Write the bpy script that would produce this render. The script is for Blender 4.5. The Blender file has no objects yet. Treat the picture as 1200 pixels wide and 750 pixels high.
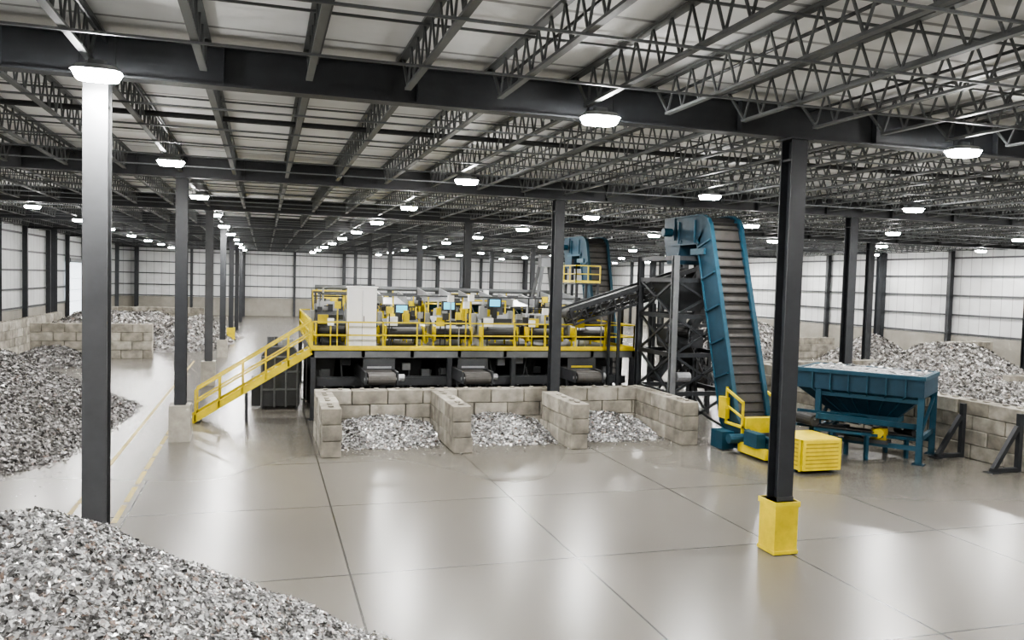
import bpy, math, random
import numpy as np
from mathutils import Vector, Matrix, noise
random.seed(7)
S=bpy.context.scene
COL=S.collection

# ------------------------------------------------------------------ materials
def _nt(name):
    m=bpy.data.materials.new(name); m.use_nodes=True
    nt=m.node_tree; b=nt.nodes['Principled BSDF']; return m,nt,b
def mat(name,col,rough=.5,metal=0.,var=.25,scale=2.5,bump=0.,col2=None,spec=.5):
    m,nt,b=_nt(name)
    tc=nt.nodes.new('ShaderNodeTexCoord'); n=nt.nodes.new('ShaderNodeTexNoise')
    n.inputs['Scale'].default_value=scale; n.inputs['Detail'].default_value=6; n.inputs['Roughness'].default_value=.65
    nt.links.new(tc.outputs['Object'],n.inputs['Vector'])
    r=nt.nodes.new('ShaderNodeValToRGB'); r.color_ramp.elements[0].position=.35; r.color_ramp.elements[1].position=.68
    c2=col2 if col2 else tuple(c*(1-var) for c in col)
    r.color_ramp.elements[0].color=(*c2,1); r.color_ramp.elements[1].color=(*col,1)
    nt.links.new(n.outputs['Fac'],r.inputs[0]); nt.links.new(r.outputs[0],b.inputs['Base Color'])
    b.inputs['Roughness'].default_value=rough; b.inputs['Metallic'].default_value=metal
    b.inputs['Specular IOR Level'].default_value=spec
    if bump:
        bp=nt.nodes.new('ShaderNodeBump'); bp.inputs['Strength'].default_value=bump; bp.inputs['Distance'].default_value=.02
        n2=nt.nodes.new('ShaderNodeTexNoise'); n2.inputs['Scale'].default_value=scale*8; n2.inputs['Detail'].default_value=5
        nt.links.new(tc.outputs['Object'],n2.inputs['Vector'])
        nt.links.new(n2.outputs['Fac'],bp.inputs['Height']); nt.links.new(bp.outputs[0],b.inputs['Normal'])
    return m
def island_mat(name,stops,rough=.5,metal=0.,noise_amt=.0,nscale=6,bump=0):
    m,nt,b=_nt(name)
    g=nt.nodes.new('ShaderNodeNewGeometry'); r=nt.nodes.new('ShaderNodeValToRGB')
    cr=r.color_ramp; cr.interpolation='LINEAR'
    while len(cr.elements)<len(stops): cr.elements.new(.5)
    for e,(p,c) in zip(cr.elements,stops): e.position=p; e.color=(*c,1)
    nt.links.new(g.outputs['Random Per Island'],r.inputs[0])
    out=r.outputs[0]
    if noise_amt:
        tc=nt.nodes.new('ShaderNodeTexCoord'); n=nt.nodes.new('ShaderNodeTexNoise'); n.inputs['Scale'].default_value=nscale; n.inputs['Detail'].default_value=8
        nt.links.new(tc.outputs['Object'],n.inputs['Vector'])
        mr=nt.nodes.new('ShaderNodeMapRange'); mr.inputs[1].default_value=.3; mr.inputs[2].default_value=.7; mr.inputs[3].default_value=1-noise_amt; mr.inputs[4].default_value=1.0+noise_amt*.3
        nt.links.new(n.outputs['Fac'],mr.inputs[0])
        mx=nt.nodes.new('ShaderNodeVectorMath'); mx.operation='MULTIPLY'
        nt.links.new(out,mx.inputs[0]); nt.links.new(mr.outputs[0],mx.inputs[1]); out=mx.outputs[0]
        if bump:
            bp=nt.nodes.new('ShaderNodeBump'); bp.inputs['Strength'].default_value=bump; bp.inputs['Distance'].default_value=.03
            nt.links.new(n.outputs['Fac'],bp.inputs['Height']); nt.links.new(bp.outputs[0],b.inputs['Normal'])
    nt.links.new(out,b.inputs['Base Color'])
    b.inputs['Roughness'].default_value=rough; b.inputs['Metallic'].default_value=metal
    return m
def emit(name,col,st,samp='NONE'):
    m,nt,b=_nt(name); b.inputs['Base Color'].default_value=(*col,1); b.inputs['Emission Color'].default_value=(*col,1); b.inputs['Emission Strength'].default_value=st
    try: m.cycles.emission_sampling=samp
    except Exception: pass
    return m

def floor_material():
    m,nt,b=_nt('polished_concrete'); L=nt.links.new
    tc=nt.nodes.new('ShaderNodeTexCoord')
    def nz(s,d=6,r=.6,dist=0,src=None):
        n=nt.nodes.new('ShaderNodeTexNoise'); n.inputs['Scale'].default_value=s; n.inputs['Detail'].default_value=d; n.inputs['Roughness'].default_value=r; n.inputs['Distortion'].default_value=dist
        L(src or tc.outputs['Object'],n.inputs['Vector']); return n
    n1=nz(.11,1,.4)
    r=nt.nodes.new('ShaderNodeValToRGB'); e=r.color_ramp.elements; r.color_ramp.interpolation='EASE'
    e[0].position=.2; e[0].color=(.108,.100,.085,1); e[1].position=.8; e[1].color=(.152,.143,.125,1)
    L(n1.outputs['Fac'],r.inputs[0])
    c=r.outputs[0]
    sx=nt.nodes.new('ShaderNodeSeparateXYZ'); L(tc.outputs['Object'],sx.inputs[0])
    def joint(sock,off,per,w):
        a=nt.nodes.new('ShaderNodeMath'); a.operation='SUBTRACT'; L(sock,a.inputs[0]); a.inputs[1].default_value=off-per/2
        d=nt.nodes.new('ShaderNodeMath'); d.operation='DIVIDE'; L(a.outputs[0],d.inputs[0]); d.inputs[1].default_value=per
        f=nt.nodes.new('ShaderNodeMath'); f.operation='FRACT'; L(d.outputs[0],f.inputs[0])
        s=nt.nodes.new('ShaderNodeMath'); s.operation='SUBTRACT'; L(f.outputs[0],s.inputs[0]); s.inputs[1].default_value=.5
        ab=nt.nodes.new('ShaderNodeMath'); ab.operation='ABSOLUTE'; L(s.outputs[0],ab.inputs[0])
        g=nt.nodes.new('ShaderNodeMath'); g.operation='GREATER_THAN'; L(ab.outputs[0],g.inputs[0]); g.inputs[1].default_value=w/per
        mm=nt.nodes.new('ShaderNodeMapRange'); L(g.outputs[0],mm.inputs[0]); mm.inputs[3].default_value=.2; mm.inputs[4].default_value=1
        return mm.outputs[0]
    for sck,off,per in ((sx.outputs[0],1.75,4.93),(sx.outputs[1],16.6,5.17)):
        j=joint(sck,off,per,.022)
        v=nt.nodes.new('ShaderNodeVectorMath'); v.operation='MULTIPLY'; L(c,v.inputs[0]); L(j,v.inputs[1]); c=v.outputs[0]
    L(c,b.inputs['Base Color'])
    b.inputs['Roughness'].default_value=.27
    b.inputs['Specular IOR Level'].default_value=.6
    return m
def panel_material(name,base,axis,per,rough=.5,seam=.6):
    m,nt,b=_nt(name); L=nt.links.new
    tc=nt.nodes.new('ShaderNodeTexCoord'); sx=nt.nodes.new('ShaderNodeSeparateXYZ'); L(tc.outputs['Object'],sx.inputs[0])
    mu=nt.nodes.new('ShaderNodeMath'); mu.operation='MULTIPLY'; L(sx.outputs[axis],mu.inputs[0]); mu.inputs[1].default_value=1/per
    fr=nt.nodes.new('ShaderNodeMath'); fr.operation='FRACT'; L(mu.outputs[0],fr.inputs[0])
    g=nt.nodes.new('ShaderNodeMath'); g.operation='GREATER_THAN'; L(fr.outputs[0],g.inputs[0]); g.inputs[1].default_value=.07
    n=nt.nodes.new('ShaderNodeTexNoise'); n.inputs['Scale'].default_value=.6; n.inputs['Detail'].default_value=3; L(tc.outputs['Object'],n.inputs['Vector'])
    mr=nt.nodes.new('ShaderNodeMapRange'); mr.inputs[1].default_value=.3; mr.inputs[2].default_value=.7; mr.inputs[3].default_value=.86; mr.inputs[4].default_value=1.04; L(n.outputs['Fac'],mr.inputs[0])
    m2=nt.nodes.new('ShaderNodeMapRange'); m2.inputs[3].default_value=seam; m2.inputs[4].default_value=1; L(g.outputs[0],m2.inputs[0])
    mm=nt.nodes.new('ShaderNodeMath'); mm.operation='MULTIPLY'; L(mr.outputs[0],mm.inputs[0]); L(m2.outputs[0],mm.inputs[1])
    v=nt.nodes.new('ShaderNodeVectorMath'); v.operation='MULTIPLY'; v.inputs[0].default_value=base; L(mm.outputs[0],v.inputs[1])
    L(v.outputs[0],b.inputs['Base Color']); b.inputs['Roughness'].default_value=rough
    return m

M={}
M['floor']=floor_material()
M['steel']=mat('dark_painted_steel',(.026,.029,.033),.5,.0,.35,1.5)
M['steelm']=mat('mid_grey_column_steel',(.07,.073,.077),.5,.1,.25,1.2)
M['steelg']=mat('grey_primer_steel',(.14,.147,.15),.5,.1,.25,1.2)
M['joist']=mat('grey_joist_steel',(.12,.128,.13),.5,.1,.25,1.)
M['yellow']=mat('safety_yellow',(.74,.58,.02),.45,0,.28,2.)
M['blue']=mat('teal_blue_paint',(.009,.038,.062),.6,.0,.3,1.5,spec=.3)
M['blue2']=mat('teal_blue_light',(.011,.055,.085),.55,.0,.25,1.5,spec=.3)
M['belt']=mat('black_rubber_belt',(.022,.021,.020),.7,0,.3,3)
M['beltg']=mat('worn_grey_belt',(.075,.07,.064),.6,0,.35,3)
M['grey']=mat('machine_grey',(.27,.28,.285),.4,.1,.2,1.5)
M['dgrey']=mat('machine_dark_grey',(.045,.048,.052),.45,.1,.3,1.5)
M['white']=mat('cabinet_white',(.92,.92,.90),.4,0,.05,1.)
M['galv']=mat('galvanised_steel',(.40,.41,.42),.4,.6,.2,4)
M['ped']=mat('pedestal_concrete',(.38,.36,.31),.8,0,.3,3,.3)
M['dark_yellow']=mat('guard_mesh_shadow_yellow',(.38,.28,.02),.4,0,.25,2)  # darker yellow: mesh shadow painted into guard slats; also motor housing colour
M['screen']=emit('hmi_screen_blue',(.10,.50,.70),1.3)
M['lens']=emit('led_lens',(1,.99,.97),140)
M['day']=emit('daylight_translucent_door',(.86,.93,1),1.6)
M['linepaint']=mat('worn_yellow_line',(.46,.36,.06),.5,0,.6,3.,col2=(.24,.20,.11))
M['blocks']=island_mat('precast_concrete_block',[(0,(.225,.207,.168)),(.5,(.295,.274,.23)),(1,(.38,.357,.305))],.85,0,.5,2.2,.6)
M['conc']=mat('tilt_up_concrete',(.30,.285,.245),.8,0,.25,.5)
M['wallx']=panel_material('liner_panel_x',(.59,.605,.60),0,1.0)
M['wally']=panel_material('liner_panel_y',(.59,.605,.60),1,1.0)
M['roof']=panel_material('roof_insulation_facing',(.84,.85,.84),1,1.55,.7,.4)
st=[(0,(.05,.048,.047)),(.13,(.12,.116,.114)),(.30,(.25,.247,.245)),(.52,(.42,.42,.42)),(.72,(.66,.66,.66)),(.88,(.93,.93,.93)),(.95,(.30,.23,.19)),(1,(.16,.125,.115))]
M['flake']=island_mat('shredded_metal_flakes',st,.32,.45)
st2=[(0,(.025,.023,.022)),(.3,(.07,.066,.062)),(.6,(.15,.142,.138)),(.8,(.28,.27,.265)),(.93,(.60,.59,.59)),(1,(.14,.095,.08))]
M['flake2']=island_mat('dark_shredded_flakes',st2,.4,.3)
st3=[(0,(.035,.031,.03)),(.3,(.10,.093,.085)),(.6,(.22,.208,.195)),(.8,(.40,.385,.37)),(.93,(.75,.74,.72)),(1,(.17,.12,.095))]
M['flake3']=island_mat('mixed_shredded_flakes',st3,.45,.25)
def heap_mat(name,stops,scale):
    m,nt,b=_nt(name); L=nt.links.new
    tc=nt.nodes.new('ShaderNodeTexCoord'); v=nt.nodes.new('ShaderNodeTexVoronoi'); v.inputs['Scale'].default_value=scale
    L(tc.outputs['Object'],v.inputs['Vector'])
    s=nt.nodes.new('ShaderNodeSeparateColor'); L(v.outputs['Color'],s.inputs[0])
    r=nt.nodes.new('ShaderNodeValToRGB'); cr=r.color_ramp
    while len(cr.elements)<len(stops): cr.elements.new(.5)
    for e,(p,c) in zip(cr.elements,stops): e.position=p; e.color=(*[x*.6 for x in c],1)
    L(s.outputs[0],r.inputs[0]); L(r.outputs[0],b.inputs['Base Color']); b.inputs['Roughness'].default_value=.6
    bp=nt.nodes.new('ShaderNodeBump'); bp.inputs['Strength'].default_value=.8; bp.inputs['Distance'].default_value=.05
    L(s.outputs[1],bp.inputs['Height']); L(bp.outputs[0],b.inputs['Normal'])
    return m
M['heap']=heap_mat('shredded_metal_base',st[:7],18)
M['heap2']=heap_mat('dark_shredded_base',st2,14)
M['load']=heap_mat('hopper_load_base',st[1:6],9)

# ------------------------------------------------------------------ mesh builder
class B:
    def __init__(s): s.v=[]; s.f=[]; s.m=[]; s.mats=[]
    def mi(s,k):
        if k not in s.mats: s.mats.append(k)
        return s.mats.index(k)
    def add(s,vs,fs,k):
        o=len(s.v); s.v+= [tuple(p) for p in vs]; i=s.mi(k)
        for f in fs: s.f.append(tuple(a+o for a in f)); s.m.append(i)
    def box(s,x0,x1,y0,y1,z0,z1,k):
        s.add([(x0,y0,z0),(x1,y0,z0),(x1,y1,z0),(x0,y1,z0),(x0,y0,z1),(x1,y0,z1),(x1,y1,z1),(x0,y1,z1)],
              [(0,3,2,1),(4,5,6,7),(0,1,5,4),(1,2,6,5),(2,3,7,6),(3,0,4,7)],k)
    def hexa(s,pts,k):
        s.add(pts,[(0,3,2,1),(4,5,6,7),(0,1,5,4),(1,2,6,5),(2,3,7,6),(3,0,4,7)],k)
    def beam(s,a,b,w,h,k,up=(0,0,1)):
        a=Vector(a);b=Vector(b);d=(b-a).normalized();u=Vector(up)
        if abs(d.dot(u))>.98: u=Vector((0,1,0))
        r=d.cross(u).normalized(); u=r.cross(d)
        r=r*w/2;u=u*h/2
        s.hexa([a-r-u,a+r-u,b+r-u,b-r-u,a-r+u,a+r+u,b+r+u,b-r+u],k)
    def cyl(s,a,b,r,k,n=12,r2=None):
        a=Vector(a);b=Vector(b);d=(b-a).normalized();u=Vector((0,0,1))
        if abs(d.dot(u))>.98:u=Vector((0,1,0))
        x=d.cross(u).normalized();y=x.cross(d); r2=r if r2 is None else r2
        vs=[];
        for i in range(n):
            t=2*math.pi*i/n; vs.append(a+(x*math.cos(t)+y*math.sin(t))*r)
        for i in range(n):
            t=2*math.pi*i/n; vs.append(b+(x*math.cos(t)+y*math.sin(t))*r2)
        fs=[(i,(i+1)%n,n+(i+1)%n,n+i) for i in range(n)]+[tuple(range(n))[::-1],tuple(range(n,2*n))]
        s.add(vs,fs,k)
    def ibeam(s,x,y,z0,z1,w,d,k,t=.03):
        s.box(x-w/2,x+w/2,y-d/2,y-d/2+t,z0,z1,k); s.box(x-w/2,x+w/2,y+d/2-t,y+d/2,z0,z1,k); s.box(x-t/2,x+t/2,y-d/2+t,y+d/2-t,z0,z1,k)
    def prism(s,prof,axis,a0,a1,k):
        n=len(prof)
        if axis=='x': vs=[(a0,u,z) for u,z in prof]+[(a1,u,z) for u,z in prof]
        else: vs=[(u,a0,z) for u,z in prof]+[(u,a1,z) for u,z in prof]
        fs=[(i,(i+1)%n,n+(i+1)%n,n+i) for i in range(n)]+[tuple(range(n))[::-1],tuple(range(n,2*n))]
        s.add(vs,fs,k)
    def rail(s,pts,h=1.15,k='yellow',post=1.5,r=.03,toe=True):
        for a,b in zip(pts[:-1],pts[1:]):
            a=Vector(a);b=Vector(b);up=Vector((0,0,1))
            for t in (1.,.52): s.beam(a+up*h*t,b+up*h*t,r*2,r*2,k)
            if toe: s.beam(a+up*.08,b+up*.08,.015,.14,k)
            n=max(1,round((b-a).length/post))
            for i in range(n+1):
                p=a.lerp(b,i/n); s.beam(p,p+up*h,r*2,r*2,k)
    def mesh(s,name,smooth=False):
        import bmesh
        me=bpy.data.meshes.new(name); me.from_pydata(s.v,[],s.f)
        for k in s.mats: me.materials.append(M[k])
        me.polygons.foreach_set('material_index',s.m)
        bm=bmesh.new(); bm.from_mesh(me); bmesh.ops.recalc_face_normals(bm,faces=bm.faces); bm.to_mesh(me); bm.free()
        me.update(); return me
    def obj(s,name,parent=None,bevel=0,loc=(0,0,0),rot=0):
        o=bpy.data.objects.new(name,s.mesh(name)); COL.objects.link(o); o.location=loc; o.rotation_euler[2]=rot
        if parent: o.parent=parent
        if bevel:
            md=o.modifiers.new('bevel','BEVEL'); md.width=bevel; md.segments=2; md.limit_method='ANGLE'
        return o
def empty(name,loc=(0,0,0),rot=0):
    e=bpy.data.objects.new(name,None); COL.objects.link(e); e.location=loc; e.rotation_euler[2]=rot; return e

# ------------------------------------------------------------------ room
X0,X1,Y0,Y1=-19.6,55.,-10.,126.
HB=9.43; HT=10.35
b=B(); b.box(X0-.3,X1+.3,Y0-.3,Y1+.3,-.3,0,'floor'); b.obj('floor')
b=B(); b.box(X0-.3,X1+.3,Y0-.3,Y1+.3,HT+.03,HT+.3,'roof'); b.obj('ceiling')
def wall(name,axis,c,a0,a1,sgn,cols):
    b=B(); k='wallx' if axis=='x' else 'wally'
    def bx(u0,u1,n0,n1,z0,z1,kk):
        n0,n1=sorted((c+sgn*n0,c+sgn*n1))
        if axis=='x': b.box(u0,u1,n0,n1,z0,z1,kk)
        else: b.box(n0,n1,u0,u1,z0,z1,kk)
    bx(a0,a1,-.25,0,2.6,HT+.03,k)
    bx(a0,a1,-.25,.12,0,2.6,'conc')
    b.obj(name)
    b=B()
    for z in (2.75,4.3,5.9,7.5,9.0):
        bx(a0,a1,.0,.16,z-.07,z+.07,'steelm')
    for u in cols:
        bx(u-.17,u+.17,.12,.5,0,HB+.3,'steel')
    return b
k=0
for nm,ax,c,a0,a1,sg,cs in [
    ('wall_far','x',Y1,X0,X1,-1,[ -2.84+7.135*i for i in range(-2,8)]),
    ('wall_back','x',Y0,X0,X1,1,[-2.84+7.135*i for i in range(-2,8)]),
    ('wall_left','y',X0,Y0,Y1,1,[.55+7.75*i for i in range(-1,16)]),
    ('wall_right','y',X1,Y0,Y1,-1,[.55+7.75*i for i in range(-1,16)])]:
    k+=1
    wall(nm,ax,c,a0,a1,sg,cs).obj('trim_%d'%k)
def door(name,x0,y,axis,h,w,bright,zs=.45):
    b=B()
    if axis=='y':
        b.box(x0,x0+.1,y,y+w,0,h,bright)
        for z in np.arange(.3,h,zs): b.box(x0+.1,x0+.13,y,y+w,z,z+.03,'steelg')
        for yy in (y-.15,y+w): b.box(x0,x0+.25,yy,yy+.15,0,h+.2,'steel')
        b.box(x0,x0+.4,y-.15,y+w+.15,h,h+.45,'steelg')
    else:
        b.box(x0,x0+w,y-.1,y,0,h,bright)
        for z in np.arange(.3,h,zs): b.box(x0,x0+w,y-.13,y-.1,z,z+.03,'steelg')
        for xx in (x0-.15,x0+w): b.box(xx,xx+.15,y-.25,y,0,h+.2,'steel')
        b.box(x0-.15,x0+w+.15,y-.4,y,h,h+.45,'steelg')
    b.obj(name)
M['doorw']=mat('door_white',(.88,.89,.9),.4,0,.05)
door('door_1',X0+.17,93.8,'y',6.8,6.6,'day',1.2)
door('door_2',X0+.17,101.6,'y',6.2,6.6,'doorw')
door('door_3',12,Y1-.17,'x',4.6,4,'doorw')

# ------------------------------------------------------------------ structural steel
CX=[-2.84+14.27*i for i in range(-1,5)]; CX=[x for x in CX if X0+.5<x<X1-.5]
CY=[16.05+15.5*i for i in range(-1,8)]
for j,y in enumerate(CY):
    for i,x in enumerate(CX):
        b=B()
        main=(abs(x+2.84)<.1)
        b.ibeam(0,0,0,HB,.40,.42,'steelm' if (main and j in(1,3)) else 'steel',.035)
        b.box(-.3,.3,-.3,.3,0,.04,'steel')
        b.box(-.28,.28,-.3,.3,HB-.04,HB,'steel')
        b.box(-.17,.17,-.19,.19,HB-.5,HB-.45,'steel')
        if main and j in (2,3,4): b.box(-.36,.36,-.42,.42,0,1.3,'ped')
        if abs(x-11.43)<.1 and j==1:
            b.box(-.30,.30,-.31,.31,.02,1.22,'yellow'); b.box(-.32,.32,-.33,.33,.02,.1,'yellow'); b.box(-.33,.33,-.34,.34,1.1,1.22,'yellow')
            b.box(-.21,.21,-.23,-.215,1.22,1.32,'dgrey')
        elif main and j==5: b.box(-.35,.35,-.35,.35,0,1.2,'yellow')
        b.obj('steel_column',loc=(x,y,0))
for y in CY:
    b=B(); t=.04
    b.box(X0+.1,X1-.1,y-.18,y+.18,HB,HB+t,'steel'); b.box(X0+.1,X1-.1,y-.18,y+.18,HB+.75-t,HB+.75,'steel'); b.box(X0+.1,X1-.1,y-.015,y+.015,HB+t,HB+.75-t,'steel')
    x=X0+1
    while x<X1-1:
        b.box(x-.012,x+.012,y-.17,y+.17,HB+t,HB+.75-t,'steel'); x+=1.784*2
    b.obj('roof_girder')
jb=B(); L=15.5; zt,zb=HT-.04,HB+.12
jb.box(-.075,.075,0,L,zt-.055,zt,'joist'); jb.box(-.06,.06,.7,L-.7,zb,zb+.05,'joist')
n=22; st_=(L-1.4)/n
for i in range(n):
    y=.7+i*st_
    jb.beam((0,y,zb+.02),(0,y+st_/2,zt-.03),.035,.035,'joist'); jb.beam((0,y+st_/2,zt-.03),(0,y+st_,zb+.02),.035,.035,'joist')
jb.beam((0,.1,zt-.05),(0,.75,zb+.03),.05,.05,'joist'); jb.beam((0,L-.1,zt-.05),(0,L-.75,zb+.03),.05,.05,'joist')
jm=jb.mesh('joist_mesh'); P=empty('roof_joists')
for y in CY:
    x=-2.84-1.784*9
    while x<X1-.3:
        if y+L<Y1+.5:
            o=bpy.data.objects.new('joist',jm); COL.objects.link(o); o.location=(x,y,0); o.parent=P
        x+=1.784
b=B()
for y in CY:
    for d in (2.6,5.2,7.75,10.3,12.9):
        if y+d<Y1-1:
            b.box(X0+.1,X1-.1,y+d-.02,y+d+.02,zb-.04,zb,'joist')
            b.box(X0+.1,X1-.1,y+d-.02,y+d+.02,zt-.12,zt-.08,'joist')
b.obj('joist_bridging')
b=B()
for x in [X0+2.5+3.6*i for i in range(20)]:
    b.cyl((x,2,HB+.62),(x,Y1-1,HB+.62),.03,'steel',6)
for y in (22,52,83): b.cyl((X0+1,y,HB+.5),(X1-1,y,HB+.5),.07,'steel',8)
b.obj('sprinkler_pipe')

# ------------------------------------------------------------------ lights : LED high bays
P=empty('high_bay_lights')
fb=B()
def slab(w0,d0,z0,w1,d1,z1,k,n=24):
    vs=[]
    for w,d,z in ((w0,d0,z0),(w1,d1,z1)):
        for i in range(n):
            t=2*math.pi*i/n; cx,sy=math.cos(t),math.sin(t)
            vs.append((w*math.copysign(abs(cx)**.6,cx),d*math.copysign(abs(sy)**.6,sy),z))
    fb.add(vs,[(i,(i+1)%n,n+(i+1)%n,n+i) for i in range(n)]+[tuple(range(n))[::-1],tuple(range(n,2*n))],k)
slab(.32,.24,-.12,.38,.29,0,'lens'); slab(.40,.31,0,.32,.24,.09,'galv'); slab(.16,.1,.09,.14,.08,.2,'steelg')
for s in (-.28,.28): fb.cyl((s,0,.08),(s,0,.62),.01,'steel',6)
fm=fb.mesh('high_bay_mesh')
ld=bpy.data.lights.new('high_bay_lamp','AREA'); ld.shape='RECTANGLE'; ld.size=.58; ld.size_y=.44; ld.energy=560; ld.color=(1,.985,.96)
lp=bpy.data.lights.new('added_ceiling_fill','POINT'); lp.shadow_soft_size=.12; lp.energy=170; lp.color=(1,.985,.96)  # extra point lamp added below each fixture to brighten the ceiling
for i in range(-1,7):
    for j in range(-1,10):
        x=-2.7+9.02*i; y=15.2+11.2*j
        if x>X1-1 or y>Y1-2: continue
        o=bpy.data.objects.new('fixture',fm); COL.objects.link(o); o.location=(x,y,HB-.1); o.parent=P
        l=bpy.data.objects.new('lamp',ld); COL.objects.link(l); l.location=(x,y,HB-.23); l.parent=P
        l=bpy.data.objects.new('ceiling_fill',lp); COL.objects.link(l); l.location=(x,y-.1,HB-.38); l.parent=P
W=bpy.data.worlds.new('world'); S.world=W; W.use_nodes=True
W.node_tree.nodes['Background'].inputs[0].default_value=(.75,.8,.9,1); W.node_tree.nodes['Background'].inputs[1].default_value=.05

# ------------------------------------------------------------------ concrete block walls
def blockwall(p0,p1,courses=3,h=.555,t=.66,bl=1.4,name='concrete_block_wall'):
    p0=Vector((*p0,0));p1=Vector((*p1,0));d=p1-p0;Ln=d.length;ang=math.atan2(d.y,d.x)
    b=B()
    for c in range(courses):
        x=0 if c%2==0 else -bl/2
        while x<Ln-.05:
            a=max(0,x);e=min(Ln,x+bl)
            if e-a>.15:
                j=random.uniform(-.035,.035)
                b.box(a+.016,e-.016,-t/2+j,t/2+j,c*h+.009,(c+1)*h-.009,'blocks')
                if e-a>.8:
                    for q in (.3,.7):
                        xx=a+(e-a)*q
                        if c==courses-1: b.box(xx-.09,xx+.09,-.1,.1,(c+1)*h,(c+1)*h+.05,'blocks')
            x+=bl
    return b.obj(name,bevel=.03,loc=p0,rot=ang)
PX=[2.2,6.7,11.1,15.6]
for i,x in enumerate(PX):
    blockwall((x,27.6),(x,31.9 if i!=2 else 31.15))
blockwall((1.9,32.25),(15.9,32.25))
blockwall((25.3,19.5),(25.3,38),4,.53)
blockwall((25.7,38.4),(31,38.4),4,.53)
blockwall((38,34),(41.2,33.2),3,.6); blockwall((36.5,46),(41.5,46),2,.7); blockwall((43,62),(49,62),3,.6); blockwall((50,50),(54,50),4,.6)
blockwall((-15,62),(-7.4,62),4,.6); blockwall((-16.8,48),(-16.8,78),4,.6); blockwall((-15,92),(-6,92),4,.6)
for y in (24.0,21.6):
    b=B()
    b.beam((25.3-.45,y,0),(25.3-.45,y,2.0),.16,.16,'steel'); b.beam((23.7,y,.08),(24.78,y,.08),.16,.14,'steel'); b.beam((23.8,y,.12),(24.76,y,1.55),.15,.15,'steel')
    b.box(23.55,23.95,y-.2,y+.2,0,.03,'steel')
    b.obj('wall_brace')

# ------------------------------------------------------------------ heaps
def flakes(V,F,X,Y,z,nr,size,rng):
    n=len(X)
    a=rng.normal(0,1,(n,3)); t=np.cross(nr,a); t/=np.linalg.norm(t,axis=1)[:,None]; w=np.cross(nr,t)
    sz=(size*rng.uniform(.45,1.5,n))[:,None]; sw=sz*rng.uniform(.3,.95,n)[:,None]
    kk=rng.uniform(.55,1.2,(4,n,1)); bend=nr*sz*rng.uniform(-.3,.45,n)[:,None]
    c=np.stack([X,Y,z+size*.25],1)
    q=np.stack([c-t*sz*.5*kk[0]-w*sw*.5,c+t*sz*.5*kk[1]-w*sw*.5*kk[2]+bend,c+t*sz*.5*kk[2]+w*sw*.5*kk[3],c-t*sz*.5*kk[3]+w*sw*.5*kk[1]+bend],1).reshape(-1,3)
    o=len(V); V+= [tuple(p) for p in q]; F+=[(o+4*i,o+4*i+1,o+4*i+2,o+4*i+3) for i in range(n)]
def heap(name,seg,R,H,fl,size,seed,mk='heap',fk='flake',step=.25,sy=1.,clipf=None):
    rng=np.random.default_rng(seed)
    (ax,ay),(bx,by)=seg
    def hz(x,y):
        dx,dy=bx-ax,by-ay;L2=dx*dx+dy*dy
        t=0 if L2==0 else max(0,min(1,((x-ax)*dx+(y-ay)*dy)/L2))
        d=math.hypot(x-ax-t*dx,(y-ay-t*dy)/sy)
        d+= .55*noise.noise(Vector((x*.35+seed,y*.35,0)))*min(1,R/4)
        u=1-d/R
        z=H*(u if u<.75 else .75+ (u-.75)*(1-(u-.75)*1.4))
        z+= (.10*noise.noise(Vector((x*1.1,y*1.1,seed)))+.05*noise.noise(Vector((x*3,y*3,seed))))*min(1,H/2)
        return z
    m=R*1.15
    xs=np.arange(min(ax,bx)-m,max(ax,bx)+m,step); ys=np.arange(min(ay,by)-m*sy,max(ay,by)+m*sy,step)
    V=[];idx={};F=[]
    Z=np.array([[hz(x,y) for x in xs] for y in ys])
    for j,y in enumerate(ys):
        for i,x in enumerate(xs):
            idx[(i,j)]=len(V); V.append((x,y,max(Z[j,i],-.02)))
    ok=lambda x,y:(clipf is None or clipf(x,y))
    for j in range(len(ys)-1):
        for i in range(len(xs)-1):
            q=Z[j:j+2,i:i+2]
            if q.max()>-.02 and ok(xs[i],ys[j]) and ok(xs[i+1],ys[j+1]): F.append((idx[(i,j)],idx[(i+1,j)],idx[(i+1,j+1)],idx[(i,j+1)]))
    nb=len(F)
    nx,ny=len(xs),len(ys); cand=int(fl*2.6)
    X=rng.uniform(xs[0],xs[-2],cand); Y=rng.uniform(ys[0],ys[-2],cand)
    def samp(X,Y):
        fx=np.clip((X-xs[0])/step,0,nx-1.001); fy=np.clip((Y-ys[0])/step,0,ny-1.001); ix=fx.astype(int); iy=fy.astype(int); fx-=ix; fy-=iy
        return (Z[iy,ix]*(1-fx)+Z[iy,ix+1]*fx)*(1-fy)+(Z[iy+1,ix]*(1-fx)+Z[iy+1,ix+1]*fx)*fy
    z=samp(X,Y); keep=(z>-.16)&((z>0)|(rng.random(cand)<.25+1.2*np.minimum(z,0)))
    if clipf: keep&=np.array([clipf(a,c) for a,c in zip(X,Y)])
    X=X[keep][:fl];Y=Y[keep][:fl]; z=np.maximum(samp(X,Y),0); n=len(X); e=.15
    nr=np.stack([samp(X-e,Y)-samp(X+e,Y),samp(X,Y-e)-samp(X,Y+e),np.full(n,2*e)],1)
    nr/=np.linalg.norm(nr,axis=1)[:,None]; nr+=rng.normal(0,.33,(n,3)); nr/=np.linalg.norm(nr,axis=1)[:,None]
    flakes(V,F,X,Y,z,nr,size,rng)
    me=bpy.data.meshes.new(name); me.from_pydata(V,[],F); me.materials.append(M[mk]); me.materials.append(M[fk])
    mi=[0]*nb+[1]*(len(F)-nb); me.polygons.foreach_set('material_index',mi); me.update()
    o=bpy.data.objects.new(name,me); COL.objects.link(o); return o
N='shredded_metal_pile'
heap(N,((-8,9.7),(-2.6,10.4)),5.3,3.55,165000,.058,1,step=.12)
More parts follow.
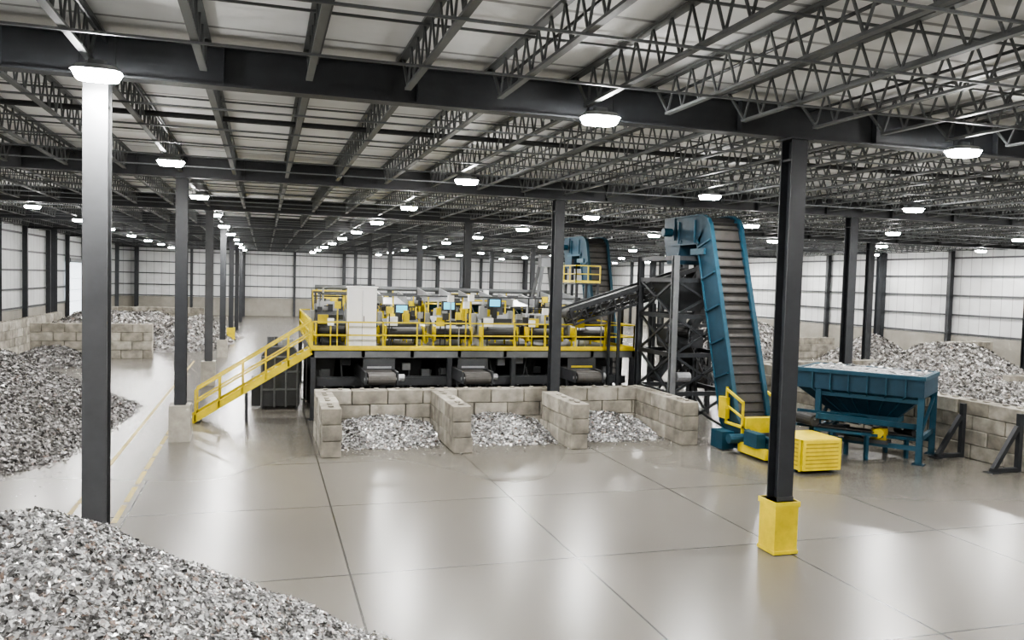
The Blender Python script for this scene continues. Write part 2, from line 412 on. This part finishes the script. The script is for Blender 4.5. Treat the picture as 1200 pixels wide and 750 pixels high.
heap(N,((-11.5,30.5),(-10.8,38)),5.6,2.95,45000,.11,2,'heap2','flake2',.25)
for i,x in enumerate((4.45,8.9,13.3)):
    heap(N,((x-.3,31.9),(x+.3,31.9)),2.9,.75,9000,.10,10+i,step=.2,clipf=lambda X,Y,x=x:(abs(X-x)<1.85 and Y<31.9))
heap(N,((-13.2,57.5),(-12.4,57.8)),2.6,1.3,3000,.15,20,'heap2','flake2')
heap(N,((-14,74),(-9,76)),5,2.9,9000,.22,21,'heap','flake3',step=.4)
heap(N,((-6.5,70),(-5.5,82)),3.4,2.3,8000,.2,22,'heap','flake3',step=.4)
heap(N,((39.5,41),(41.5,40)),5.6,3.2,15000,.17,23,'heap','flake3',step=.35)
heap(N,((32.5,31),(36,29.5)),4.2,2.1,14000,.15,24,'heap','flake3',step=.3)
heap(N,((40,66),(46,70)),6,3.0,8000,.25,25,'heap','flake3',step=.5)
heap(N,((29,45),(32,47)),4,1.9,7000,.19,26,'heap','flake3',step=.4)
heap(N,((48,56),(50,58)),4,2.6,6000,.22,27,'heap','flake3',step=.4)
rng=np.random.default_rng(5); V=[];F=[]
regs=[((2.5,27.3,15.5,28.4),300),((-6.5,24,-5.1,40),150),((16,27.5,17,31),150),((19.5,23.5,24.5,28),130)]
for (a,c,d,e),n in regs:
    X=rng.uniform(a,d,n);Y=rng.uniform(c,e,n); nr=np.tile([0,0,1.],(n,1))+rng.normal(0,.15,(n,3)); nr/=np.linalg.norm(nr,axis=1)[:,None]
    flakes(V,F,X,Y,np.zeros(n),nr,.055,rng)
me=bpy.data.meshes.new('floor_scraps'); me.from_pydata(V,[],F); me.materials.append(M['flake2']); COL.objects.link(bpy.data.objects.new('floor_scraps',me))

# ------------------------------------------------------------------ sorting platform
PZ=3.0; PXa,PXb,PYa,PYb=1.9,16.7,35.,48.
par=empty('sorting_platform')
b=B()
b.box(PXa,PXb,PYa,PYb,PZ-.08,PZ,'dgrey')
for y in (PYa,39.2,43.5,PYb-.2):
    b.box(PXa,PXb,y,y+.14,PZ-.36,PZ-.02,'steelg')
for x in np.linspace(PXa,PXb-.14,8): b.box(x,x+.14,PYa,PYb,PZ-.34,PZ-.08,'dgrey')
for x in np.linspace(PXa+.1,PXb-.1,6):
    for y in (PYa+.12,41.2,PYb-.2):
        b.ibeam(x,y,0,PZ-.34,.2,.2,'dgrey',.02); b.box(x-.2,x+.2,y-.2,y+.2,0,.03,'dgrey')
b.obj('deck_frame',par)
b=B()
b.rail([(1.95,35.05,PZ),(16.65,35.05,PZ)],1.15,post=1.45); b.rail([(16.65,35.05,PZ),(16.65,47.8,PZ)],1.15)
b.rail([(1.95,36.3,PZ),(1.95,47.8,PZ)],1.15)
b.rail([(1.95,47.8,PZ),(16.65,47.8,PZ)],1.15)
b.box(1.9,16.7,34.97,35.0,PZ-.04,PZ+.08,'yellow')
b.obj('guard_railing',par)
b=B()
xs0,xs1=-2.75,1.9
for y in (35.0,36.15):
    b.beam((xs0,y,.1),(xs1,y,PZ-.08),.06,.28,'yellow')
ns=16
for i in range(ns):
    t=(i+.6)/ns; x=xs0+(xs1-xs0)*t; z=PZ*(i+1)/ns-.08; b.box(x-.15,x+.15,35.03,36.12,z-.04,z,'galv'); b.box(x-.16,x-.14,35.03,36.12,z-.05,z+.01,'yellow')
for y in (35.0,36.15):
    a=Vector((xs0+.15,y,.22)); e=Vector((xs1,y,PZ))
    b.beam(a+Vector((0,0,1.1)),e+Vector((0,0,1.15)),.07,.07,'yellow'); b.beam(a+Vector((0,0,.6)),e+Vector((0,0,.62)),.06,.06,'yellow')
    for i in range(6):
        p=a.lerp(e,i/5); b.beam(p-Vector((0,0,.15)),p+Vector((0,0,1.12)),.06,.06,'yellow')
b.box(-.7,-.58,35.0,35.12,0,1.2,'dgrey')
b.obj('stairs',par)
b=B()
rng=random.Random(3)
for i,x in enumerate(np.linspace(2.6,15.6,8)):
    w=rng.uniform(.9,1.4); y=37+rng.uniform(0,1.2)
    b.hexa([(x-w/3,y,.5),(x+w/3,y,.5),(x+w/3,y+2,.5),(x-w/3,y+2,.5),(x-w/2,y-.4,PZ-.5),(x+w/2,y-.4,PZ-.5),(x+w/2,y+2.4,PZ-.5),(x-w/2,y+2.4,PZ-.5)],'dgrey')
    b.box(x-.6,x+.6,y+2.6,y+4.5,.1,PZ-.6,'steel')
b.box(2.2,16.3,41.5,41.7,.1,PZ-.4,'steel')
b.beam((2.2,35.6,1.55),(16.4,35.6,1.55),.5,.14,'belt'); b.box(2.2,16.4,35.33,35.37,1.4,1.75,'dgrey'); b.box(2.2,16.4,35.85,35.89,1.4,1.75,'dgrey')
for x in np.linspace(2.5,16,12): b.cyl((x,35.35,1.42),(x,35.87,1.42),.06,'galv',8)
for x in np.linspace(2.4,16.2,9): b.beam((x,35.4,0),(x,35.4,1.5),.07,.07,'steel')
for i in range(16):
    x=2.6+i*.88; z=random.uniform(1.9,2.5); b.box(x-.18,x+.18,36.2,36.5,z-.25,z+.05,random.choice(('grey','dgrey','steelg','galv'))); b.beam((x,36.3,0),(x+random.uniform(-.5,.5),36.5,z),.06,.06,'steelg')
b.obj('under_deck_hoppers',par)
for x in (4.6,8.6,13.6):
    b=B(); z=1.95; y0=33.1; y1=37.2
    b.box(-.55,.55,y0,y1,z+.20,z+.235,'beltg'); b.box(-.55,.55,y0,y1,z-.2,z-.17,'belt')
    b.cyl((-.55,y0,z),(.55,y0,z),.22,'beltg',16); b.cyl((-.7,y0,z),(.7,y0,z),.07,'galv',10)
    for s in(-.68,.6): b.box(s,s+.08,y0-.1,y1,z-.2,z+.3,'dgrey')
    for s in (-.64,.64):
        for yy in (y0+.9,y1-.3): b.beam((s,yy,0),(s,yy,z-.2),.09,.09,'dgrey')
    b.cyl((.7,y0+.5,z),(1.0,y0+.5,z),.15,'galv',10)
    b.box(-.66,.66,y0+.8,y0+.86,z+.3,z+.75,'dgrey'); b.box(-.5,.5,y0+.78,y0+.8,z+.36,z+.44,'yellow' if x>12 else 'galv')
    b.obj('discharge_conveyor',par,loc=(x,0,0))
b=B(); b.box(3.45,4.65,35.45,36.1,PZ,PZ+2.6,'white'); b.box(4.04,4.06,35.44,35.46,PZ+.1,PZ+2.5,'grey'); b.box(3.4,4.7,35.4,36.15,PZ+2.6,PZ+2.66,'white')
b.box(4.1,4.13,35.41,35.45,PZ+1.1,PZ+1.4,'steel'); b.box(3.45,4.65,35.42,35.45,PZ,PZ+.1,'dgrey')
b.obj('electrical_cabinet',bevel=.01)

def separator(x,y,rot=0,w=1.7,h=2.0,scr=False,var=0,name='eddy_current_separator'):
    r=random.Random(int(x*100+y*13)); b=B(); z=0
    hood=('yellow','grey','dgrey','grey','yellow')[var%5]
    for s in (-w/2,w/2-.08):
        for yy in(-.9,.85): b.box(s,s+.08,yy,yy+.08,0,.75,'yellow')
    b.box(-w/2,w/2,-.95,1.0,.35,.5,'yellow' if var%2 else 'dgrey')
    b.prism([(-.95,.5),(1.,.5),(1.,h*.72),(.3,h*.8),(-.95,h*.5)],'x',-w/2+.05,w/2-.05,'grey' if var%3 else 'dgrey')
    b.cyl((-w/2+.1,-1.0,.62),(w/2-.1,-1.0,.62),.24,'belt',14)
    b.box(-w/2,-w/2+.06,-1.3,-.7,.3,.95,'yellow'); b.box(w/2-.06,w/2,-1.3,-.7,.3,.95,'yellow')
    b.box(-w/2+.15,w/2-.15,-.6,-.5,h*.52,h*.7,'dgrey')
    b.prism([(.2,h*.75),(1.,h*.7),(.85,h),(.35,h)],'x',-w*.3,w*.3,hood)
    b.cyl((w/2,.3,.8),(w/2+.35,.3,.8),.16,'blue2' if var%2 else 'galv',12)
    b.cyl((-w*.2,.6,h),(-w*.2,.6,h+.35),.05,'galv',8)
    b.beam((-w/2,1.05,0),(-w/2,1.05,h+.25),.07,.07,'yellow'); b.beam((w/2,1.05,0),(w/2,1.05,h+.25),.07,.07,'yellow')
    b.beam((-w/2,1.05,h+.22),(w/2,1.05,h+.22),.07,.07,'yellow' if var%3 else 'steel')
    b.box(-w*.12,w*.2,-.99,-.94,.55,h*.45,'white' if var%3==0 else 'yellow')
    b.box(-w/2-.16,-w/2,-.2,.25,.9,1.5,'grey'); b.beam((-w/2-.08,0,1.5),(-w/2-.08,.9,h+.3),.04,.04,'steel')
    for q in range(8):
        xx=r.uniform(-w/2+.15,w/2-.15); yy=r.uniform(-.5,.9); hh=r.uniform(.1,.45); b.box(xx-.11,xx+.11,yy-.1,yy+.1,h*.6,h*.78+hh,r.choice(('grey','dgrey','yellow','yellow','galv','steel')))
    b.box(-w/2+.1,-w/2+.55,-1.18,-1.08,.95,1.35,r.choice(('yellow','grey','white'))); b.beam((-w/2+.3,-1.1,0),(-w/2+.3,-1.1,1.0),.05,.05,'steel')
    if scr:
        b.box(-.33,.33,-.2,.0,h*.96,h+.38,'dgrey'); b.box(-.25,.25,-.225,-.2,h,h+.32,'screen'); b.beam((0,-.1,h*.4),(0,-.1,h*.98),.08,.08,'dgrey')
    b.obj(name,loc=(x,y,PZ),rot=rot,bevel=.008)
def feeder(x,y,w=1.2,l=2.6,z=1.7):
    b=B()
    b.hexa([(-w/2,0,z),(w/2,0,z),(w/2,l,z+.25),(-w/2,l,z+.25),(-w/2,0,z+.06),(w/2,0,z+.06),(w/2,l,z+.31),(-w/2,l,z+.31)],'galv')
    for s in(-1,1):
        b.hexa([(s*w/2-.03,0,z),(s*w/2+.03,0,z),(s*w/2+.03,l,z+.25),(s*w/2-.03,l,z+.25),(s*w/2-.03,0,z+.4),(s*w/2+.03,0,z+.4),(s*w/2+.03,l,z+.65),(s*w/2-.03,l,z+.65)],'grey')
        for yy in (.3,l-.3):
            b.beam((s*w/2*.9,yy,0),(s*w/2*.9,yy,z),.09,.09,'yellow'); b.cyl((s*w/2*.9,yy,z-.3),(s*w/2*.9,yy,z),.1,'dgrey',10)
    b.beam((-w/2,.3,1.0),(w/2,.3,1.0),.07,.07,'yellow'); b.cyl((-w*.2,l*.5,z-.25),(w*.2,l*.5,z-.25),.2,'blue2',12)
    b.obj('vibratory_feeder',loc=(x,y,PZ),bevel=.006)
k=0
for y in (37.3,44.6):
    for x in (6.0,8.2,10.4,12.6,14.9):
        separator(x,y,0,1.75,1.5+.18*((k*7)%3)+(.35 if y>40 else 0),scr=(y==37.3 and x in(8.2,10.4,6.0)),var=k); k+=1
for x in (6.1,8.3,10.5,12.7,14.9): feeder(x,39.9,1.15,2.7,1.75+.1*(int(x)%3))
separator(2.9,38.4,0,1.4,1.9,var=3); separator(3.2,42.2,0,1.6,2.1,var=4); separator(4.45,39.9,0,1.15,2.0,var=5); separator(3.6,45.6,0,1.6,2.2,var=7)
b=B()
for y in (38.9,43.0):
    b.box(2.4,16.2,y,y+.3,PZ+2.2,PZ+2.28,'dgrey')
    for x in np.linspace(2.5,16.1,9): b.beam((x,y+.15,PZ),(x,y+.15,PZ+2.2),.06,.06,'yellow' if int(x)%2 else 'dgrey')
b.cyl((2.5,43.4,PZ+2.5),(15.5,43.4,PZ+2.5),.12,'steelg',10)
for i in range(44):
    x=2.45+i*.315; h=1.2+1.4*random.random(); y=random.choice((36.0,36.4,38.85,43.2,43.3,46.4)); b.beam((x,y,PZ),(x,y,PZ+h),.05,.05,random.choice(('steel','galv','yellow'))); b.box(x-.13,x+.13,y-.1,y+.1,PZ+h-.3,PZ+h,random.choice(('grey','yellow','dgrey','yellow','white')))
b.obj('cable_tray')
b=B()
b.box(-.1,1.6,38.2,41.2,.15,2.4,'steelm'); b.prism([(-.1,2.4),(1.6,2.4),(1.3,2.8),(.2,2.8)],'y',38.4,41.0,'steelm')
for x in (-.05,.5,1.0,1.5): b.box(x-.04,x+.04,38.12,38.2,.1,2.4,'steelg')
for z in(.9,1.7,2.35): b.box(-.1,1.6,38.12,38.2,z-.04,z+.04,'steelg')
b.box(-.5,-.1,38.6,39.4,.1,1.4,'dgrey'); b.cyl((.4,39.5,2.8),(.4,39.5,3.2),.24,'steelm',14); b.box(.8,1.3,39,40,2.8,3.1,'grey')
for x in (-.02,1.4):
    for y in (38.4,41.0): b.box(x,x+.12,y-.06,y+.06,0,.15,'steel')
b.obj('dust_collector',bevel=.015)

# ------------------------------------------------------------------ cleated elevator (gooseneck) conveyor
def elevator(name,loc,x0=17.0,x1=18.25,foot=True):
    b=B()
    yb,zb_=26.75,1.25; yt,zt_=29.05,8.2
    arc=[(29.12,8.42),(29.28,8.62),(29.55,8.74),(29.9,8.78),(32.2,8.78)]
    path=([(22.9,.62),(25.6,.62),(26.3,.78),(yb,zb_),(yt,zt_)] if foot else [(yb,.6),(yt,zt_)])+arc
    def off(path,D):
        out=[]
        for i,p in enumerate(path):
            a=Vector(path[max(0,i-1)]);c=Vector(path[min(len(path)-1,i+1)]);d=(c-a).normalized(); nn=Vector((d.y,-d.x))
            out.append((p[0]+nn.x*D,p[1]+nn.y*D))
        return out
    def strip(up,dn,xa,xb,k):
        for i in range(len(up)-1):
            (y1,z1),(y2,z2),(y3,z3),(y4,z4)=up[i],up[i+1],dn[i+1],dn[i]
            b.hexa([(xa,y4,z4),(xb,y4,z4),(xb,y3,z3),(xa,y3,z3),(xa,y1,z1),(xb,y1,z1),(xb,y2,z2),(xa,y2,z2)],k)
    lip=off(path,-.16); dn=off(path,.95 if foot else .9)
    dn=[(y,max(z,.12)) for y,z in dn]
    for xa,xb in ((x0-.07,x0),(x1,x1+.07)):
        strip(lip,dn,xa,xb,'blue')
    lip2=off(path,-.22)
    for xa,xb in ((x0-.13,x0+.03),(x1-.03,x1+.13)):
        strip(lip2,lip,xa,xb,'blue2')
    dn2=off(path,1.0); dn2=[(y,max(z,.08)) for y,z in dn2]
    for xa,xb in ((x0-.13,x0),(x1,x1+.13)): strip(dn,dn2,xa,xb,'blue2')
    bl=off(path,.06); strip(path,bl,x0,x1,'beltg')
    br=off(path,.8); br2=off(path,.86); strip([(y,max(z,.14)) for y,z in br],[(y,max(z,.1)) for y,z in br2],x0,x1,'belt')
    seg=[(Vector(path[i]),Vector(path[i+1])) for i in range(len(path)-1)]
    for a,c in seg:
        ln=(c-a).length; d=(c-a)/ln; nn=Vector((-d.y,d.x)); q=.15
        while q<ln:
            p=a+d*q
            b.beam((x0+.04,p.x+nn.x*.06,p.y+nn.y*.06),(x1-.04,p.x+nn.x*.06,p.y+nn.y*.06),.05,.13,'belt',up=(0,nn.x,nn.y)); q+=.36
    for a,c in seg:
        ln=(c-a).length
        if ln<1: continue
        d=(c-a)/ln; nn=Vector((d.y,-d.x)); q=.3
        while q<ln:
            p=a+d*q; e=p+nn*.93
            b.beam((x0-.1,p.x,max(p.y,.15)),(x0-.1,e.x,max(e.y,.15)),.06,.07,'blue2'); q+=1.35
    b.hexa([(x0-.1,31.6,7.0),(x1+.1,31.6,7.0),(x1+.1,32.5,7.0),(x0-.1,32.5,7.0),(x0-.1,31.3,8.0),(x1+.1,31.3,8.0),(x1+.1,32.8,8.0),(x0-.1,32.8,8.0)],'blue')
    b.box(x0-.12,x1+.12,31.9,32.8,8.0,9.0,'blue'); b.cyl((x0-.45,32.1,8.35),(x1+.3,32.1,8.35),.12,'galv',10)
    b.cyl((x0-.6,32.0,8.35),(x0-.2,32.0,8.35),.18,'blue2',12)
    b.box(x0-.15,x1+.15,29.3,30.4,7.35,7.6,'blue2')
    if foot:
        b.box(x0-.1,x1+.1,22.55,22.62,.12,1.12,'yellow')
        for s in (x0-.16,x1+.1):
            b.box(s,s+.06,22.6,24.2,.12,1.12,'yellow')
        b.box(x0-.16,x1+.16,22.6,24.2,1.08,1.14,'yellow')
        for z in np.arange(.2,1.1,.13): b.box(x0,x1,22.53,22.56,z,z+.04,'dark_yellow')
        for z in np.arange(.25,1.0,.14): b.box(x0-.175,x0-.16,22.75,24.05,z,z+.05,'dark_yellow')
        for y in (22.6,23.4,24.15): b.box(x0-.2,x0-.14,y,y+.06,.1,1.15,'yellow')
        for s in (x0-.2,x1+.12):
            b.box(s,s+.07,26.0,27.2,.9,1.0,'yellow'); b.box(s,s+.07,26.0,26.08,.2,1.9,'yellow'); b.box(s,s+.07,27.1,27.18,1.0,2.3,'yellow'); b.beam((s+.03,26.04,1.85),(s+.03,27.14,2.2),.07,.09,'yellow'); b.beam((s+.03,26.04,1.3),(s+.03,27.14,1.6),.06,.07,'yellow')
        b.box(x0-.35,x0-.13,24.3,26.0,.1,.45,'yellow'); b.box(x0-.7,x0-.2,26.5,27.3,.05,.7,'blue2'); b.cyl((x0-.75,26.0,.55),(x0-.15,26.0,.55),.18,'blue2',12)
        b.box(x0-.3,x0-.12,27.0,27.5,1.1,1.9,'yellow'); b.box(x0-.5,x0-.14,24.6,25.4,.45,.95,'blue2'); b.box(x0-.1,x1+.1,25.9,26.2,.7,1.3,'yellow')
        for s in (x0-.05,x1-.05):
            for y in (23,24.6,26.2): b.box(s,s+.1,y,y+.1,0,.3,'blue')
    else:
        for y in (28.0,31.5):
            for s in (x0,x1): b.beam((s,y,0),(s,y,7.8 if y>30 else 4),.16,.16,'steel')
    b.obj(name,loc=loc)
elevator('cleated_elevator_conveyor',(0,0,0))
elevator('cleated_elevator_conveyor',(2.0,18.0,0),foot=False)
b=B(); b.box(17.2,18.7,44.2,46.2,6.0,6.08,'dgrey'); b.rail([(17.2,44.2,6.08),(18.7,44.2,6.08)],1.0,post=.8); b.rail([(17.2,44.2,6.08),(17.2,46.2,6.08)],1.0,post=.8)
for x in (17.3,18.6):
    for y in (44.3,46.1): b.beam((x,y,0),(x,y,6),.14,.14,'steel')
b.obj('service_platform')
b=B(); cx,cy=14.75,42.5
for sx in(-1,1):
    for sy in(-1,1):
        b.beam((cx+sx*.95,cy+sy*.8,PZ),(cx+sx*.28,cy+sy*.25,6.9),.15,.15,'steelg')
    b.beam((cx+sx*.66,cy-.6,PZ+1.7),(cx+sx*.66,cy+.6,PZ+1.7),.08,.08,'steelg')
b.beam((cx-.66,cy-.55,PZ+1.7),(cx+.66,cy-.55,PZ+1.7),.1,.1,'steelg'); b.box(cx-.35,cx+.35,cy-.3,cy+.3,6.9,7.4,'steelg')
b.box(cx-.5,cx+.5,cy-.4,cy+.4,7.4,7.5,'dgrey')
b.obj('support_tower')

# ------------------------------------------------------------------ dark support tower + transfer conveyor
b=B()
xs=(16.1,18.9); ys=(30.2,33.4)
for x in xs:
    for y in ys: b.ibeam(x,y,0,7.3,.24,.24,'steelg' if y<31 and x<17 else 'steel',.025)
for z in (1.6,3.2,4.8,6.3,7.2):
    for y in ys: b.beam((xs[0],y,z),(xs[1],y,z),.14,.18,'steel')
    for x in xs: b.beam((x,ys[0],z),(x,ys[1],z),.14,.18,'steel')
for z0,z1 in ((0,1.6),(1.6,3.2),(3.2,4.8),(4.8,6.3)):
    b.beam((xs[0],ys[0],z0),(xs[1],ys[0],z1),.09,.09,'steel'); b.beam((xs[1],ys[0],z0),(xs[0],ys[0],z1),.09,.09,'steel')
    b.beam((xs[0],ys[0],z1),(xs[0],ys[1],z0),.09,.09,'steel'); b.beam((xs[0],ys[0],z0),(xs[0],ys[1],z1),.09,.09,'steel')
    b.beam((xs[1],ys[0],z1),(xs[1],ys[1],z0),.09,.09,'steel')
for x in (17.4,19.6,20.4):
    b.beam((x,34.6,0),(x,34.6,5.2),.16,.16,'steel'); b.beam((x,36.2,0),(x,36.2,5.2),.16,.16,'steel')
for z in (2.2,4.2): b.beam((17.4,34.6,z),(20.4,34.6,z),.14,.16,'steel')
b.beam((17.4,34.6,0),(20.4,34.6,4.2),.1,.1,'steel'); b.beam((20.4,34.6,0),(17.4,34.6,4.2),.1,.1,'steel')
b.beam((16.2,32,2.0),(18.9,32,5.6),.5,.3,'steel'); b.box(16.6,18.2,31.4,32.6,3.4,4.2,'dgrey')
b.hexa([(16.9,31.4,5.0),(18.0,31.4,5.0),(18.0,32.6,5.0),(16.9,32.6,5.0),(16.4,30.9,6.2),(18.5,30.9,6.2),(18.5,33.0,6.2),(16.4,33.0,6.2)],'dgrey')
b.cyl((16.3,30.2,2.3),(16.9,30.2,2.3),.2,'galv',12)
b.obj('steel_support_tower')
def conveyor(a,c,w,name,sidek='steel',truss=True,depth=.55,beltk='belt',legs=()):
    a=Vector(a);c=Vector(c);d=(c-a).normalized();r=d.cross(Vector((0,0,1))).normalized();u=r.cross(d); b=B()
    b.beam(a+u*.1,c+u*.1,w,.05,beltk); b.beam(a-u*.25,c-u*.25,w,.04,beltk)
    for s in(-1,1):
        o=r*s*(w/2+.06)
        b.beam(a+o+u*.12,c+o+u*.12,.09,.2,sidek); b.beam(a+o-u*depth,c+o-u*depth,.09,.1,sidek)
        if truss:
            n=max(2,int((c-a).length/.7)); 
            for i in range(n):
                p=a.lerp(c,i/n);q=a.lerp(c,(i+1)/n); b.beam(p+o+u*.05,p+o-u*depth,.06,.06,sidek); b.beam(p+o-u*depth,q+o+u*.05,.05,.05,sidek)
    n=int((c-a).length/.6)
    for i in range(n+1):
        p=a.lerp(c,i/n); b.cyl(p-r*(w/2),p+r*(w/2),.06,'galv',8); 
    for e in (a,c): b.cyl(e-r*(w/2)-u*.08,e+r*(w/2)-u*.08,.2,beltk,14)
    for lp in legs:
        p=a.lerp(c,lp)
        for s in(-1,1): q=p+r*s*(w/2+.06)-u*depth; b.beam(q,(q.x,q.y,0),.12,.12,sidek)
    b.obj(name); return b
conveyor((12.9,34.2,4.75),(18.9,33.9,6.75),1.1,'transfer_conveyor',legs=(.35,.6))
conveyor((14.0,37.6,4.6),(19.5,37.6,6.2),1.0,'transfer_conveyor',legs=(.5,.9))
conveyor((17.0,31.4,4.2),(22.2,38.0,1.0),.8,'transfer_conveyor',legs=(.3,.7))

# ------------------------------------------------------------------ feed hopper (blue)
hp=empty('feed_hopper',(22.05,23.1,0),math.atan2(2.8,-2.1))
b=B(); LX_,DY=3.5,2.6
yF,yB=0,-DY
rz=3.12
rx0,rx1,ry0,ry1=-.15,4.35,-DY-.1,.12
def ring(x0,x1,y0,y1,z0,z1,t,k):
    b.box(x0,x1,y0,y0+t,z0,z1,k); b.box(x0,x1,y1-t,y1,z0,z1,k); b.box(x0,x0+t,y0+t,y1-t,z0,z1,k); b.box(x1-t,x1,y0+t,y1-t,z0,z1,k)
ring(rx0,rx1,ry0,ry1,rz-.14,rz,.16,'blue2'); ring(rx0+.05,rx1-.05,ry0+.05,ry1-.05,rz-.75,rz-.14,.06,'blue')
def taper(x0,x1,y0,y1,z1,X0_,X1_,Y0_,Y1_,z0,k):
    t=[(x0,y0,z1),(x1,y0,z1),(x1,y1,z1),(x0,y1,z1)]; q=[(X0_,Y0_,z0),(X1_,Y0_,z0),(X1_,Y1_,z0),(X0_,Y1_,z0)]
    b.add(t+q,[(0,1,5,4),(1,2,6,5),(2,3,7,6),(3,0,4,7)],k)
taper(rx0+.06,rx1-.06,ry0+.06,ry1-.06,rz-.72,.9,3.2,-1.75,-.85,1.45,'blue')
ring(.85,3.25,-1.8,-.8,1.25,1.47,.06,'blue2')
for i in range(1,7):
    x=rx0+(rx1-rx0)*i/7; xb_=.9+2.3*i/7
    b.beam((x,ry1,rz-.15),(x,ry1,rz-.75),.05,.05,'blue2'); b.beam((x,ry1-.04,rz-.75),(xb_,-.83,1.5),.05,.05,'blue2')
for x in (0,LX_):
    for y in (yF-.08,yB): 
        b.ibeam(x,y,0,rz-.14,.2,.2,'blue2',.025); b.box(x-.2,x+.2,y-.2,y+.2,0,.03,'blue')
for y in (yF-.08,yB):
    b.beam((0,y,.55),(LX_,y,.55),.12,.16,'blue2'); b.beam((0,y,2.2),(LX_,y,2.2),.1,.14,'blue2')
for x in (0,LX_): b.beam((x,yF,.9),(x,yB,.9),.12,.16,'blue2'); b.beam((x,yF,.95),(x,yB,2.2),.1,.1,'blue2')
b.obj('hopper_frame',hp)
b=B()
for i in range(120):
    x=random.uniform(rx0+.3,rx1-.3); y=random.uniform(ry0+.3,ry1-.3); q=random.uniform(.08,.22); a=random.uniform(0,6)
    zz=rz-.02+.12*math.sin((x-rx0)/(rx1-rx0)*3.14)*math.sin((y-ry0)/(ry1-ry0)*3.14)
    b.beam((x,y,zz),(x+q*math.cos(a),y+q*math.sin(a),zz+random.uniform(-.03,.06)),q*.6,.015,random.choice(('galv','beltg','white','grey','grey')))
b.box(rx0+.1,rx1-.1,ry0+.1,ry1-.1,rz-.35,rz-.03,'load')
b.obj('hopper_load',hp)
b=B(); b.cyl((1.35,.1,.95),(1.35,-.45,.95),.17,'yellow',14); b.box(1.1,1.6,-.45,-.1,.7,1.1,'dark_yellow'); b.cyl((1.9,.0,.85),(2.4,.0,.85),.13,'blue2',12); b.box(1.0,2.5,-.5,.05,.58,.7,'dgrey'); b.box(2.4,2.8,-.3,.0,.7,1.1,'dgrey')
b.obj('drive_motor',hp)
conveyor((23.0,24.7,1.0),(18.5,24.6,1.55),.9,'feeder_conveyor','blue2',False,.35,legs=(.1,.5,.85))

b=B()
y=17.5
while y<33:
    b.box(-3.46,-3.32,y,y+1.6,.001,.004,'linepaint'); y+=1.9
b.box(-4.6,-4.48,22,60,.001,.004,'linepaint')
b.obj('floor_marking_line')

# ------------------------------------------------------------------ camera
yaw,pit,rol=.2947,.0469,.0274
fw=Vector((math.sin(yaw)*math.cos(pit),math.cos(yaw)*math.cos(pit),-math.sin(pit)))
r0=Vector((math.cos(yaw),-math.sin(yaw),0)); u0=Vector((math.sin(yaw)*math.sin(pit),math.cos(yaw)*math.sin(pit),math.cos(pit)))
c,s=math.cos(rol),math.sin(rol)
R=r0*c+u0*s; U=-r0*s+u0*c
cd=bpy.data.cameras.new('camera'); cam=bpy.data.objects.new('camera',cd); COL.objects.link(cam)
m=Matrix((R,U,-fw)).transposed().to_4x4(); m.translation=Vector((0,0,6.05)); cam.matrix_world=m
cd.sensor_width=36; cd.lens=36*959.36/1200; cd.clip_end=400; cd.clip_start=.05
S.camera=cam
S.view_settings.view_transform='AgX'
S.view_settings.look='AgX - Medium High Contrast'
S.view_settings.exposure=.2
